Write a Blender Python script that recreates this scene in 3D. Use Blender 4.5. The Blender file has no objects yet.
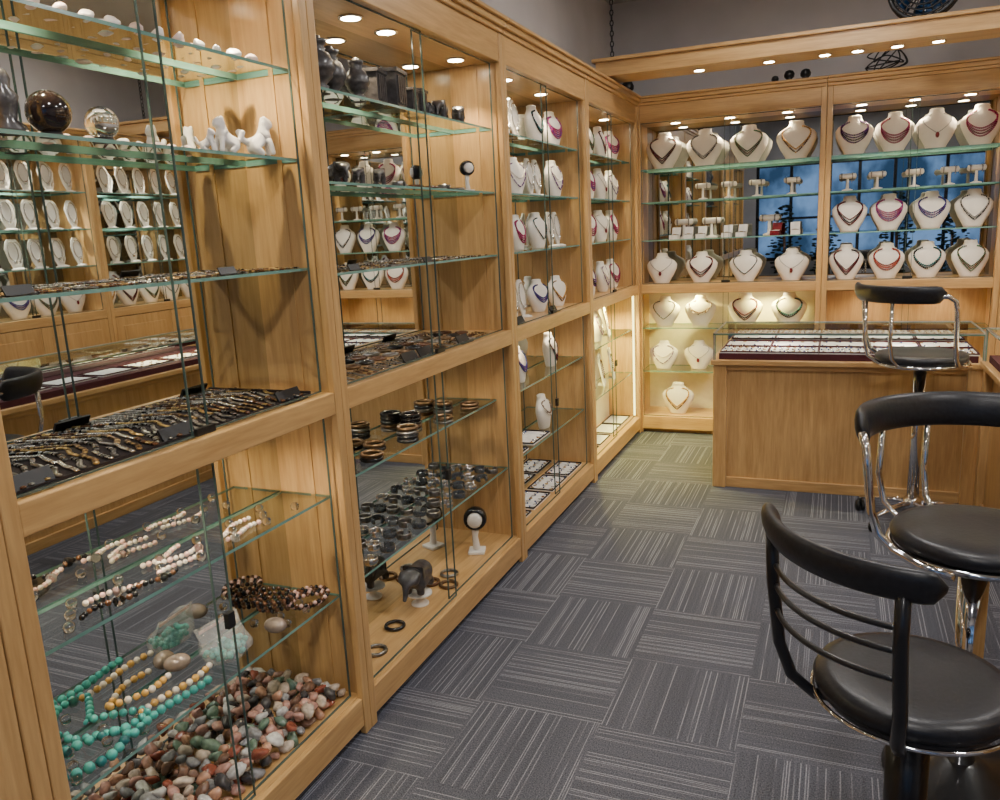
import bpy, math, random
from mathutils import Vector, Matrix
random.seed(7)
S=bpy.context.scene
COL=S.collection
pi=math.pi

# ---------------------------------------------------------------- materials
def newmat(name):
    m=bpy.data.materials.new(name); m.use_nodes=True
    nt=m.node_tree; nt.nodes.clear()
    out=nt.nodes.new('ShaderNodeOutputMaterial')
    return m,nt,out
def pmat(name,col,rough=.5,metal=0,var=.12,scale=30,trans=0,coat=0,ior=1.45,bump=0,emis=None,es=0,spec=.5):
    m,nt,out=newmat(name)
    b=nt.nodes.new('ShaderNodeBsdfPrincipled')
    nt.links.new(b.outputs[0],out.inputs[0])
    tc=nt.nodes.new('ShaderNodeTexCoord'); no=nt.nodes.new('ShaderNodeTexNoise')
    no.inputs['Scale'].default_value=scale; no.inputs['Detail'].default_value=4
    nt.links.new(tc.outputs['Object'],no.inputs['Vector'])
    r=nt.nodes.new('ShaderNodeValToRGB')
    r.color_ramp.elements[0].position=.3; r.color_ramp.elements[1].position=.7
    r.color_ramp.elements[0].color=(*[c*(1-var) for c in col],1)
    r.color_ramp.elements[1].color=(*[min(1,c*(1+var)) for c in col],1)
    nt.links.new(no.outputs['Fac'],r.inputs[0]); nt.links.new(r.outputs[0],b.inputs['Base Color'])
    b.inputs['Roughness'].default_value=rough; b.inputs['Metallic'].default_value=metal
    b.inputs['Transmission Weight'].default_value=trans; b.inputs['Coat Weight'].default_value=coat
    b.inputs['IOR'].default_value=ior; b.inputs['Specular IOR Level'].default_value=spec
    if bump:
        bp=nt.nodes.new('ShaderNodeBump'); bp.inputs['Strength'].default_value=bump; bp.inputs['Distance'].default_value=.003
        nt.links.new(no.outputs['Fac'],bp.inputs['Height']); nt.links.new(bp.outputs[0],b.inputs['Normal'])
    if emis:
        b.inputs['Emission Color'].default_value=(*emis,1); b.inputs['Emission Strength'].default_value=es
    return m
def woodmat(name,sc,c0=(.42,.235,.085),c1=(.64,.40,.17)):
    m,nt,out=newmat(name); N=nt.nodes.new; L=nt.links.new
    b=N('ShaderNodeBsdfPrincipled'); L(b.outputs[0],out.inputs[0])
    tc=N('ShaderNodeTexCoord'); mp=N('ShaderNodeMapping'); mp.inputs['Scale'].default_value=sc
    L(tc.outputs['Object'],mp.inputs[0])
    n1=N('ShaderNodeTexNoise'); n1.inputs['Scale'].default_value=1.2; n1.inputs['Detail'].default_value=6; n1.inputs['Distortion'].default_value=1.2
    n2=N('ShaderNodeTexNoise'); n2.inputs['Scale'].default_value=7; n2.inputs['Detail'].default_value=5
    L(mp.outputs[0],n1.inputs['Vector']); L(mp.outputs[0],n2.inputs['Vector'])
    mx=N('ShaderNodeMix'); mx.inputs['Factor'].default_value=.4
    L(n1.outputs['Fac'],mx.inputs['A']); L(n2.outputs['Fac'],mx.inputs['B'])
    r=N('ShaderNodeValToRGB'); e=r.color_ramp.elements
    e[0].position=.3; e[0].color=(*c0,1); e[1].position=.66; e[1].color=(*c1,1)
    L(mx.outputs['Result'],r.inputs[0]); L(r.outputs[0],b.inputs['Base Color'])
    b.inputs['Roughness'].default_value=.28
    return m
WX=woodmat('oak_along_x',(1.5,18,18)); WY=woodmat('oak_along_y',(18,1.5,18)); WZ=woodmat('oak_along_z',(18,18,1.5))
def glassmat():
    m,nt,out=newmat('pane_glass'); N=nt.nodes.new; L=nt.links.new
    t=N('ShaderNodeBsdfTransparent'); t.inputs[0].default_value=(.92,.965,.95,1)
    g=N('ShaderNodeBsdfGlossy'); g.inputs['Roughness'].default_value=.01; g.inputs[0].default_value=(.9,1,.96,1)
    f=N('ShaderNodeFresnel'); f.inputs[0].default_value=1.4
    mx=N('ShaderNodeMixShader'); L(f.outputs[0],mx.inputs[0]); L(t.outputs[0],mx.inputs[1]); L(g.outputs[0],mx.inputs[2]); L(mx.outputs[0],out.inputs[0])
    return m
def filmmat():
    m,nt,out=newmat('clear_plastic_film'); N=nt.nodes.new; L=nt.links.new
    t=N('ShaderNodeBsdfTransparent'); t.inputs[0].default_value=(.97,.97,.97,1)
    g=N('ShaderNodeBsdfPrincipled'); g.inputs['Roughness'].default_value=.2; g.inputs['Base Color'].default_value=(.85,.83,.82,1); g.inputs['Coat Weight'].default_value=1
    no=N('ShaderNodeTexNoise'); no.inputs['Scale'].default_value=28; tc=N('ShaderNodeTexCoord'); L(tc.outputs['Object'],no.inputs['Vector'])
    bp=N('ShaderNodeBump'); bp.inputs['Strength'].default_value=1; bp.inputs['Distance'].default_value=.012; L(no.outputs['Fac'],bp.inputs['Height']); L(bp.outputs[0],g.inputs['Normal'])
    mx=N('ShaderNodeMixShader'); mx.inputs[0].default_value=.25; L(t.outputs[0],mx.inputs[1]); L(g.outputs[0],mx.inputs[2]); L(mx.outputs[0],out.inputs[0])
    return m
GL=glassmat()
GE=pmat('glass_edge',(.16,.32,.275),.12,var=.2,scale=12,spec=.9)
GD=pmat('door_glass_edge',(.07,.11,.10),.15,var=.2,scale=12,spec=.9)
MIR=pmat('mirror_silver',(.70,.73,.72),.012,1,var=.02)
MIB=pmat('tinted_mirror_silver',(.48,.51,.52),.012,1,var=.02)
CHR=pmat('chrome',(.75,.75,.77),.08,1,var=.03)
STE=pmat('brushed_steel',(.5,.5,.5),.35,1)
LEA=pmat('black_leatherette',(.014,.014,.017),.36,var=.3,scale=90,bump=.15)
BLK=pmat('black_plastic',(.012,.012,.013),.4)
BLM=pmat('black_painted_metal',(.012,.012,.014),.3,coat=.3)
CRE=pmat('cream_leatherette',(.82,.77,.69),.5,var=.03)
WHT=pmat('white_stone',(.82,.79,.77),.35,var=.05)
PNK=pmat('pale_pink_stone',(.78,.62,.58),.35,var=.1)
WAL=pmat('wall_paint_grey',(.52,.50,.51),.85,var=.05,scale=4)
CEI=pmat('ceiling_paint',(.45,.44,.42),.9,var=.04,scale=4)
DTR=pmat('dark_velvet',(.02,.012,.012),.9)
MTR=pmat('maroon_velvet',(.065,.012,.018),.9)
WTR=pmat('white_tray_lining',(.74,.72,.69),.8)
PNL=pmat('cream_back_panel',(.80,.74,.55),.5,var=.04)
CLR=pmat('clear_crystal',(.95,.97,1),.03,var=.02,trans=1)
BLU=pmat('blue_plastic',(.012,.05,.13),.25)
def emit(name,c,s):
    m,nt,out=newmat(name); e=nt.nodes.new('ShaderNodeEmission'); e.inputs[0].default_value=(*c,1); e.inputs[1].default_value=s
    nt.links.new(e.outputs[0],out.inputs[0]); return m
EMW=emit('lamp_lens_warm',(1,.85,.6),60)
EMC=emit('fill_lamp_lens_neutral',(1,.93,.82),8)
EMY=emit('strip_light_yellow',(1,.9,.3),6)
BD={k:pmat('bead_'+k,c,.22,var=.25,scale=60,coat=.4) for k,c in dict(
 magenta=(.32,.02,.11),purple=(.10,.02,.17),teal=(.02,.16,.17),turquoise=(.07,.40,.36),black=(.010,.010,.012),
 maroon=(.15,.012,.02),pearl=(.74,.67,.58),amber=(.62,.36,.10),coral=(.45,.08,.04),green=(.04,.13,.06),brown=(.12,.05,.022),
 rose=(.70,.45,.40),silver=(.35,.34,.33),blue=(.03,.06,.2)).items()}
GOLD=pmat('antique_gold',(.45,.31,.13),.3,1,var=.4,scale=80)
DSI=pmat('dark_silver',(.28,.27,.26),.3,1,var=.4,scale=80)
SIL=pmat('bright_silver',(.75,.74,.72),.25,1,var=.2,scale=80)
BRZ=pmat('dark_bronze',(.16,.10,.055),.35,.8,var=.4,scale=80)
SMK=pmat('smoky_glass',(.10,.11,.12),.08,var=.3,coat=1,trans=.4)
STN=[pmat('tumbled_stone_'+n,c,.2,var=.4,scale=60,coat=.6,trans=.2) for n,c in [('red',(.33,.09,.055)),('brown',(.22,.12,.08)),('cream',(.66,.54,.43)),
 ('grey',(.30,.30,.31)),('green',(.16,.25,.18)),('peach',(.62,.34,.22)),('white',(.74,.71,.68)),('dark',(.07,.065,.068)),('pink',(.58,.32,.26))]]
ELE=pmat('carved_grey_stone',(.055,.052,.055),.35,var=.5,scale=60,coat=.3,bump=.6)

# ---------------------------------------------------------------- mesh builder
class MB:
    def __init__(s): s.v=[];s.f=[];s.m=[];s.s=[]
    def add(s,vs,fs,m=0,sm=False):
        o=len(s.v); s.v+= [tuple(p) for p in vs]
        for f in fs: s.f.append([i+o for i in f]); s.m.append(m); s.s.append(sm)
    def box(s,x0,x1,y0,y1,z0,z1,m=0,M=None):
        vs=[Vector((x,y,z)) for x in(x0,x1) for y in(y0,y1) for z in(z0,z1)]
        if M: vs=[M@p for p in vs]
        s.add(vs,[(0,1,3,2),(4,6,7,5),(0,4,5,1),(2,3,7,6),(0,2,6,4),(1,5,7,3)],m)
        return s
    def rings(s,R,m=0,closed=False,cap=True,sm=True):
        n=len(R[0]); vs=[p for r in R for p in r]; fs=[]
        k=len(R)
        for i in range(k if closed else k-1):
            a=i*n; b=((i+1)%k)*n
            for j in range(n): fs.append((a+j,a+(j+1)%n,b+(j+1)%n,b+j))
        if cap and not closed:
            fs.append(tuple(reversed(range(n)))); fs.append(tuple(range((k-1)*n,k*n)))
        s.add(vs,fs,m,sm); return s
    def lathe(s,prof,c=(0,0,0),seg=16,m=0,sx=1,sy=1):
        R=[[(c[0]+r*sx*math.cos(2*pi*j/seg),c[1]+r*sy*math.sin(2*pi*j/seg),c[2]+z) for j in range(seg)] for r,z in prof]
        return s.rings(R,m)
    def tube(s,path,r,seg=8,m=0,closed=False,rz=None):
        P=[Vector(p) for p in path]; n=len(P); R=[]
        up=Vector((0,0,1)); prev=None
        for i in range(n):
            if closed: t=P[(i+1)%n]-P[i-1]
            else: t=P[min(i+1,n-1)]-P[max(i-1,0)]
            t.normalize()
            if prev is None:
                a=up.cross(t)
                if a.length<.2: a=Vector((1,0,0)).cross(t)
            else:
                a=prev-t*prev.dot(t)
                if a.length<1e-3: a=up.cross(t)
            a.normalize(); prev=a.copy(); b=t.cross(a)
            rr=r[i] if isinstance(r,(list,tuple)) else r
            rb=rz[i] if isinstance(rz,(list,tuple)) else (rz if rz else rr)
            R.append([P[i]+a*rr*math.cos(2*pi*j/seg)+b*rb*math.sin(2*pi*j/seg) for j in range(seg)])
        return s.rings(R,m,closed)
    def ball(s,c,r,m=0,seg=8,rg=5,sx=1,sy=1,sz=1):
        vs=[(c[0],c[1],c[2]-r*sz)]
        for i in range(1,rg):
            a=-pi/2+pi*i/rg
            for j in range(seg):
                b=2*pi*j/seg; vs.append((c[0]+r*sx*math.cos(a)*math.cos(b),c[1]+r*sy*math.cos(a)*math.sin(b),c[2]+r*sz*math.sin(a)))
        vs.append((c[0],c[1],c[2]+r*sz)); fs=[]
        for j in range(seg): fs.append((0,1+(j+1)%seg,1+j))
        for i in range(rg-2):
            for j in range(seg):
                a=1+i*seg; fs.append((a+j,a+(j+1)%seg,a+seg+(j+1)%seg,a+seg+j))
        l=len(vs)-1; a=1+(rg-2)*seg
        for j in range(seg): fs.append((a+j,a+(j+1)%seg,l))
        s.add(vs,fs,m,True); return s
    def mesh(s,name,mats):
        me=bpy.data.meshes.new(name); me.from_pydata(s.v,[],s.f)
        for m in mats: me.materials.append(m)
        me.polygons.foreach_set('material_index',s.m); me.polygons.foreach_set('use_smooth',s.s)
        me.update(); return me
    def obj(s,name,mats,parent=None,loc=(0,0,0),bevel=0):
        return mkobj(name,s.mesh(name,mats),parent,loc,bevel=bevel)
def mkobj(name,me,parent=None,loc=(0,0,0),rot=0,sc=1,bevel=0):
    o=bpy.data.objects.new(name,me); COL.objects.link(o); o.location=loc; o.rotation_euler=(0,0,rot)
    o.scale=(sc,sc,sc) if not isinstance(sc,(tuple,list)) else sc
    if parent: o.parent=parent
    if bevel:
        b=o.modifiers.new('bevel','BEVEL'); b.width=bevel; b.segments=2; b.limit_method='ANGLE'
    return o
def parts(root,name,mat,boxes,bevel=0):
    for bx in boxes: MB().box(*bx).obj(name,[mat],root,bevel=bevel)
def meta(o,label,cat,group=None,kind=None):
    o['label']=label; o['category']=cat
    if group:o['group']=group
    if kind:o['kind']=kind
    return o
def empty(name,loc,rot=0):
    e=bpy.data.objects.new(name,None); e.empty_display_size=.05; COL.objects.link(e); e.location=loc; e.rotation_euler=(0,0,rot); return e
def LX(x): # squeeze nominal depth into the real depth of the wall cabinets
    return -.045+(x+.045)*.47 if -.5<x<-.046 else x
def put(name,me,loc,rot,label,cat,group=None,sc=1,tilt=None):
    if loc[0]<0 and loc[1]<5.86: loc=(LX(loc[0]),loc[1],loc[2])
    o=mkobj(name,me,None,loc,rot,sc)
    if tilt: o.rotation_euler=(tilt[0],tilt[1],rot)
    return meta(o,label,cat,group)
def spot(parent,loc,energy,col=(1,.76,.45),angle=110,blend=.6,r=.012):
    l=bpy.data.lights.new('lamp_light','SPOT'); l.energy=energy; l.color=col; l.spot_size=math.radians(angle); l.spot_blend=blend; l.shadow_soft_size=r
    o=bpy.data.objects.new('lamp_light',l); COL.objects.link(o); o.location=loc; o.parent=parent; return o
def area(parent,loc,energy,sx,sy,col,rot=(0,0,0)):
    l=bpy.data.lights.new('lamp_light','AREA'); l.energy=energy; l.color=col; l.shape='RECTANGLE'; l.size=sx; l.size_y=sy
    o=bpy.data.objects.new('lamp_light',l); COL.objects.link(o); o.location=loc; o.rotation_euler=rot; o.parent=parent; return o
def skinmesh(name,V,E,R,mat,sub=2):
    me=bpy.data.meshes.new('tmp'); me.from_pydata(V,E,[]); o=bpy.data.objects.new('tmp',me); COL.objects.link(o)
    md=o.modifiers.new('s','SKIN')
    bpy.context.view_layer.objects.active=o
    bpy.context.view_layer.update()
    lay=me.skin_vertices[0].data if me.skin_vertices else None
    if lay:
        for i,r in enumerate(R):
            lay[i].radius=(r,r); lay[i].use_root=(i==0)
    sb=o.modifiers.new('b','SUBSURF'); sb.levels=sub
    md.use_smooth_shade=True
    dg=bpy.context.evaluated_depsgraph_get(); dg.update()
    m2=bpy.data.meshes.new_from_object(o.evaluated_get(dg)); m2.name=name
    bpy.data.objects.remove(o); m2.materials.clear(); m2.materials.append(mat)
    for p in m2.polygons:p.use_smooth=True
    return m2

# ---------------------------------------------------------------- room
def struct(o): o['kind']='structure'; return o
def carpet():
    m,nt,out=newmat('carpet_tiles'); N=nt.nodes.new; L=nt.links.new
    b=N('ShaderNodeBsdfPrincipled'); b.inputs['Roughness'].default_value=.95; b.inputs['Specular IOR Level'].default_value=.15; L(b.outputs[0],out.inputs[0])
    tc=N('ShaderNodeTexCoord'); sp=N('ShaderNodeSeparateXYZ'); L(tc.outputs['Object'],sp.inputs[0])
    def M(op,a,bb=None,c=None):
        n=N('ShaderNodeMath'); n.operation=op
        for i,v in enumerate((a,bb,c)):
            if v is None: continue
            if isinstance(v,(int,float)): n.inputs[i].default_value=v
            else: L(v,n.inputs[i])
        return n.outputs[0]
    X=M('MULTIPLY',M('ADD',sp.outputs[0],.12),2.4); Y=M('MULTIPLY',M('ADD',sp.outputs[1],.30),2.4)
    tx=M('FLOOR',X); ty=M('FLOOR',Y); fx=M('FRACT',X); fy=M('FRACT',Y)
    par=M('FLOORED_MODULO',M('ADD',tx,ty),2.0)
    def mix(a,c): return M('ADD',M('MULTIPLY',a,M('SUBTRACT',1.0,par)),M('MULTIPLY',c,par))
    ac=mix(fx,fy); al=mix(Y,X)
    n=56.0
    idx=M('FLOOR',M('MULTIPLY',ac,n)); fr=M('FRACT',M('MULTIPLY',ac,n))
    cv=N('ShaderNodeCombineXYZ'); L(idx,cv.inputs[0]); L(tx,cv.inputs[1]); L(ty,cv.inputs[2])
    wn=N('ShaderNodeTexWhiteNoise'); L(cv.outputs[0],wn.inputs['Vector'])
    on=M('GREATER_THAN',wn.outputs['Value'],.66)
    band=M('MULTIPLY',M('GREATER_THAN',fr,.28),M('LESS_THAN',fr,.64))
    cv2=N('ShaderNodeCombineXYZ'); L(M('MULTIPLY',al,1.6),cv2.inputs[0]); L(M('MULTIPLY',idx,7.3),cv2.inputs[1]); L(M('ADD',tx,M('MULTIPLY',ty,3.7)),cv2.inputs[2])
    dn=N('ShaderNodeTexNoise'); dn.inputs['Scale'].default_value=1; dn.inputs['Detail'].default_value=1; L(cv2.outputs[0],dn.inputs['Vector'])
    dash=N('ShaderNodeMapRange'); dash.inputs[1].default_value=.34; dash.inputs[2].default_value=.52; L(dn.outputs['Fac'],dash.inputs[0])
    fz=N('ShaderNodeTexNoise'); fz.inputs['Scale'].default_value=240; fz.inputs['Detail'].default_value=3; L(tc.outputs['Object'],fz.inputs['Vector'])
    fzr=N('ShaderNodeMapRange'); fzr.inputs[1].default_value=.35; fzr.inputs[2].default_value=.6; L(fz.outputs['Fac'],fzr.inputs[0])
    mask=M('MULTIPLY',M('MULTIPLY',M('MULTIPLY',on,band),dash.outputs[0]),M('ADD',.34,M('MULTIPLY',fzr.outputs[0],.40)))
    rp=N('ShaderNodeValToRGB'); e=rp.color_ramp.elements; e[0].position=.3; e[0].color=(.034,.036,.049,1); e[1].position=.72; e[1].color=(.140,.147,.182,1)
    L(fz.outputs['Fac'],rp.inputs[0])
    tv=N('ShaderNodeMix'); tv.data_type='RGBA'; tv.blend_type='MULTIPLY'; tv.inputs['Factor'].default_value=1
    L(rp.outputs[0],tv.inputs[6]); 
    tone=M('ADD',M('MULTIPLY',par,.05),M('ADD',.82,M('MULTIPLY',wn.outputs['Value'],.25)))
    cc=N('ShaderNodeCombineColor'); L(tone,cc.inputs[0]);L(tone,cc.inputs[1]);L(tone,cc.inputs[2]); L(cc.outputs[0],tv.inputs[7])
    mx=N('ShaderNodeMix'); mx.data_type='RGBA'; L(mask,mx.inputs['Factor']); L(tv.outputs[2],mx.inputs[6]); mx.inputs[7].default_value=(.33,.34,.39,1)
    L(mx.outputs[2],b.inputs['Base Color'])
    bp=N('ShaderNodeBump'); bp.inputs['Strength'].default_value=.5; bp.inputs['Distance'].default_value=.004; L(fz.outputs['Fac'],bp.inputs['Height']); L(bp.outputs[0],b.inputs['Normal'])
    return m
X0,X1,Y0,Y1,ZC=-.27,3.78,-2.6,6.26,3.15
struct(MB().box(X0-.1,X1+.1,Y0-.1,Y1+.1,-.1,0).obj('floor',[carpet()]))
struct(MB().box(X0-.1,X1+.1,Y0-.1,Y1+.1,ZC,ZC+.1).obj('ceiling',[CEI]))
struct(MB().box(X0-.1,X0,Y0,Y1,0,ZC).obj('wall_left',[WAL]))
struct(MB().box(X1,X1+.1,Y0,Y1,0,ZC).obj('wall_right',[WAL]))
struct(MB().box(X0-.1,X1+.1,Y1,Y1+.1,0,ZC).obj('wall_back',[WAL]))
wf=MB(); wx0,wx1,wz0,wz1=.0,3.5,.80,2.45
wf.box(X0-.1,wx0,Y0-.1,Y0,0,ZC).box(wx1,X1+.1,Y0-.1,Y0,0,ZC).box(wx0,wx1,Y0-.1,Y0,0,wz0).box(wx0,wx1,Y0-.1,Y0,wz1,ZC)
struct(wf.obj('wall_front',[WAL]))
wn=MB()
for x in (wx0,.55,1.12,1.62,2.15,2.35,2.9,wx1-.05): wn.box(x,x+.05,Y0-.08,Y0-.02,wz0,wz1)
wn.box(wx0,wx1,Y0-.08,Y0-.02,wz0,wz0+.06).box(wx0,wx1,Y0-.08,Y0-.02,wz1-.06,wz1).box(wx0,wx1,Y0-.08,Y0-.02,1.5,1.54)
struct(wn.obj('window_1',[BLM]))
# leafy plants added by the window as dark shapes for the mirrors to reflect
LEAF=pmat('stand_in_foliage',(.012,.03,.02),.7,var=.5,scale=8)
for i,(x,y,hh) in enumerate([(.5,-2.15,1.75),(1.15,-2.2,1.4),(2.2,-2.15,1.9),(3.0,-2.2,1.5)]):
    r=empty('added_reflection_plant',(x,y,0)); meta(r,'added leafy plant making dark shapes in the mirrors','plant','added plants for mirror reflections')
    b=MB(); b.lathe([(.0005,0),(.12,0),(.15,.28),(.165,.28),(.165,.31),(.13,.31),(.12,.27),(.0005,.27)],seg=20); b.obj('pot',[BLK],r)
    rd=random.Random(i); b=MB(); b.tube([(0,0,.26),(.02,0,hh*.5),(0,.02,hh*.8)],.025,6); b.obj('trunk',[BD['brown']],r)
    b=MB()
    for q in range(200):
        a=rd.uniform(0,6.28); z=hh*rd.uniform(.35,1); rr=.26*math.sin(pi*min(1,(z/hh-.2)/.85))*rd.uniform(.3,1)+.02
        b.ball((rr*math.cos(a),rr*math.sin(a),z),rd.uniform(.025,.05),0,5,4,sz=.4)
    o=b.obj('leaves',[LEAF],r); o['kind']='stuff'

# ---------------------------------------------------------------- cabinets
def shelf_obj(root,W0,W1,y0,y1,z,th=.008):
    b=MB(); vs=[(W0,y0,z-th),(W1,y0,z-th),(W1,y1,z-th),(W0,y1,z-th),(W0,y0,z),(W1,y0,z),(W1,y1,z),(W0,y1,z)]
    b.add(vs,[(4,5,6,7)],0); b.add(vs,[(0,1,5,4),(1,2,6,5),(2,3,7,6),(3,0,4,7)],1)
    return b.obj('glass_shelf',[GL,GE],root)
def door(root,xa,xb,y,za,zb):
    b=MB(); e=.0025
    b.box(xa,xa+e,y-.003,y+.003,za,zb).box(xb-e,xb,y-.003,y+.003,za,zb)
    b.box(xa+e,xb-e,y-.003,y+.003,za,za+.004).box(xa+e,xb-e,y-.003,y+.003,zb-.004,zb)
    return b.obj('glass_door',[GD],root)
def downlight(root,x,y,z,energy,col=(1,.79,.50),angle=95,r=.033):
    b=MB(); b.lathe([(r,0),(r*1.25,0),(r*1.25,-.006),(r,-.006)],(x,y,z),16,0); b.lathe([(.0005,-.003),(r*.95,-.003),(r*.95,-.0065),(.0005,-.0065)],(x,y,z),16,1)
    o=b.obj('downlight',[CHR,EMW],root)
    if energy: spot(root,(x,y,z-.02),energy,col,angle)
    return o
def cabinet(label,W,D,loc,rot,up,low,H=2.36,wood_low=False,lampx=(.3,.7),e_up=18,e_low=8,low_col=(1,.80,.52),up_col=(1,.79,.50),mirror=MIR,lowin=.04,lowmirror=MIR,strip=False):
    r=empty('display_cabinet',loc,rot); meta(r,label,'display cabinet','glass-fronted oak display cabinets')
    s=.035; ZT=2.25
    parts(r,'post',WZ,[(a,b,-.022,.0,0,H) for a,b in((.001,s),(W-s,W-.001))],.003)
    parts(r,'rail',WX,[(s,W-s,-.018,0,.03,.125),(s,W-s,-.02,0,1.05,1.115),(s,W-s,-.018,0,ZT-.005,H)],.003)
    for a,c in ((.001,.014),(W-.014,W-.001)):
        f=MB(); f.box(a,c,0,D,.02,H); q=(.014,.018) if a<.1 else (W-.018,W-.014)
        f.box(q[0],q[1],D*.40,D*.46,.13,ZT); f.obj('side_panel',[WZ],r)
    parts(r,'deck',WX,[(.014,W-.014,0,D,.08,.125),(.014,W-.014,0,D,1.085,1.11),(.014,W-.014,0,D,ZT,ZT+.025)])
    MB().box(.014,W-.014,.03,.05,0,.08).obj('plinth',[WX],r)
    f=MB(); f.box(.014,W-.014,D-.015,D-.004,1.11,ZT)
    f.obj('back_mirror' if mirror else 'back_panel',[mirror if mirror else WZ],r)
    f=MB(); f.box(.014,W-.014,D-.015,D-.004,.125,1.085)
    f.obj('back_mirror' if lowmirror in (MIR,MIB) else 'back_panel',[lowmirror if lowmirror else WZ],r)
    f=MB(); f.box(.001,W-.001,-.03,D,H,H+.02).box(.001,W-.001,-.045,D,H+.02,H+.045).box(.001,W-.001,-.06,D,H+.045,H+.06)
    f.obj('cornice',[WX],r,bevel=.004)
    for z in up: shelf_obj(r,.016,W-.016,.04,D-.02,z)
    if not wood_low:
        for i,z in enumerate(low): shelf_obj(r,.016,W-.016,(lowin if i==0 else .04),D-.02,z)
    m=W/2
    door(r,s,m+.02,.012,1.115,ZT-.005); door(r,m-.02,W-s,.026,1.115,ZT-.005)
    if wood_low:
        for a,b in((s+.002,m-.002),(m+.002,W-s-.002)):
            f=MB(); f.box(a,b,-.02,-.002,.13,1.045).box(a+.07,b-.07,-.026,-.018,.2,.975)
            f.obj('cabinet_door',[WZ],r,bevel=.003)
    else:
        door(r,s,m+.02,.012,.125,1.05); door(r,m-.02,W-s,.026,.125,1.05)
        f=MB(); f.box(m-.012,m+.012,-.004,.010,.62,.66); f.obj('door_lock',[BLK],r)
    f=MB(); f.box(m-.03,m+.03,-.002,.010,1.117,1.135); f.obj('door_lock',[BLK],r)
    for t in lampx: downlight(r,W*t,D*.5,ZT,e_up,up_col)
    if not wood_low and e_low: 
        for t in (.28,.72): downlight(r,W*t,D*.4,1.085,e_low/2,low_col,140)
        if strip:
            for xx in (s+.012,W-s-.012):
                b=MB(); b.tube([(xx,.02,.14),(xx,.02,1.04)],.007,8); b.obj('strip_light',[EMY],r)
    return r
UP=[1.45,1.72,1.985]; LOW=[.79,.465]
YB=[-.40,.885,1.95,3.35,4.60,5.86]
D1=.24
cabinet('oak display cabinet with solid lower doors beside shop wall',YB[1]-YB[0],D1,(0,YB[0],0),pi/2,[1.475,1.775,2.01],[],wood_low=True)
cabinet('oak display cabinet holding bead bracelets and tumbled stones',YB[2]-YB[1],D1,(0,YB[1],0),pi/2,[1.475,1.775,2.01],LOW,lampx=(.25,.80),e_up=36,e_low=15)
cabinet('oak display cabinet holding bangles and stone carvings',YB[3]-YB[2],D1,(0,YB[2],0),pi/2,UP,LOW,lampx=(.32,.48,.88),e_up=19,lowin=.08,e_low=6)
cabinet('oak display cabinet holding necklace busts and jewelry trays',YB[4]-YB[3],D1,(0,YB[3],0),pi/2,UP,LOW,e_low=6)
YEL=(1,.84,.20)
cabinet('oak display cabinet with bright yellow-lit lower half',YB[5]-YB[4],D1,(0,YB[4],0),pi/2,UP,LOW,e_low=120,low_col=YEL,lowmirror=PNL,strip=True)
BUP=[1.43,1.70,1.93]
XB=[0.0,1.26,2.30,3.30]
YF=5.88
cabinet('oak display cabinet with yellow-lit lower half in corner',XB[1]-XB[0],.34,(XB[0],YF,0),0,BUP,LOW,lampx=(.2,.5,.8),e_low=55,low_col=YEL,mirror=MIB,lowmirror=PNL)
cabinet('oak display cabinet with bead necklaces behind the counter',XB[2]-XB[1],.34,(XB[1],YF,0),0,BUP,LOW,lampx=(.2,.5,.8),mirror=MIB,lowmirror=None)
cabinet('oak display cabinet with busts at wall end',XB[3]-XB[2],.34,(XB[2],YF,0),0,BUP,LOW,lampx=(.5,),mirror=MIB,lowmirror=None)
RY=[5.70,4.50,3.30,2.10,.90]
for i in range(4):
    cabinet('oak display cabinet with solid lower doors and necklace busts',RY[i]-RY[i+1],.42,(3.32,RY[i],0),-pi/2,UP,[],wood_low=True,mirror=MIB,e_up=85,up_col=(1,.90,.75))

# ---------------------------------------------------------------- bust & necklaces
BP=[(0,.058,.036,0),(.018,.066,.040,0),(.07,.098,.044,0),(.115,.118,.046,.003),(.148,.120,.042,.006),(.172,.102,.038,.009),(.190,.070,.034,.012),(.205,.048,.031,.014),(.220,.042,.028,.016),(.232,.043,.030,.017)]
def bprof(z):
    for a,b in zip(BP,BP[1:]):
        if z<=b[0]:
            t=(z-a[0])/(b[0]-a[0]); return [a[i]+(b[i]-a[i])*t for i in(1,2,3)]
    return BP[-1][1:]
b=MB(); R=[]
zs=[0,.01,.018,.045,.07,.095,.115,.135,.148,.16,.172,.181,.19,.198,.205,.212,.220,.230]
for z in zs:
    w,d,o=bprof(z); R.append([(w*math.cos(2*pi*j/20),o+d*math.sin(2*pi*j/20),z) for j in range(20)])
R.append([(.032*math.cos(2*pi*j/20),.016+.022*math.sin(2*pi*j/20),.2350) for j in range(20)])
b.rings(R); BUST=b.mesh('necklace_bust',[CRE])
def neck_path(zb,zt=.200,A=.084,n=40,off=.004,p=.75):
    P=[]
    for i in range(n+1):
        th=-.88*pi+1.76*pi*i/n
        z=zb+(zt-zb)*((1-math.cos(th))/2)**p; x=A*math.sin(th)*(1-.15*math.cos(th))
        w,d,o=bprof(z); x=max(-w*.985,min(w*.985,x))
        P.append(Vector((x,o-d*math.sqrt(max(0,1-(x/w)**2))-off,z)))
    return P
def resample(P,step):
    out=[P[0]]; acc=0
    for a,c in zip(P,P[1:]):
        l=(c-a).length; t=step-acc
        while t<=l: out.append(a.lerp(c,t/l)); t+=step
        acc=l-(t-step)
    return out
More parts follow.
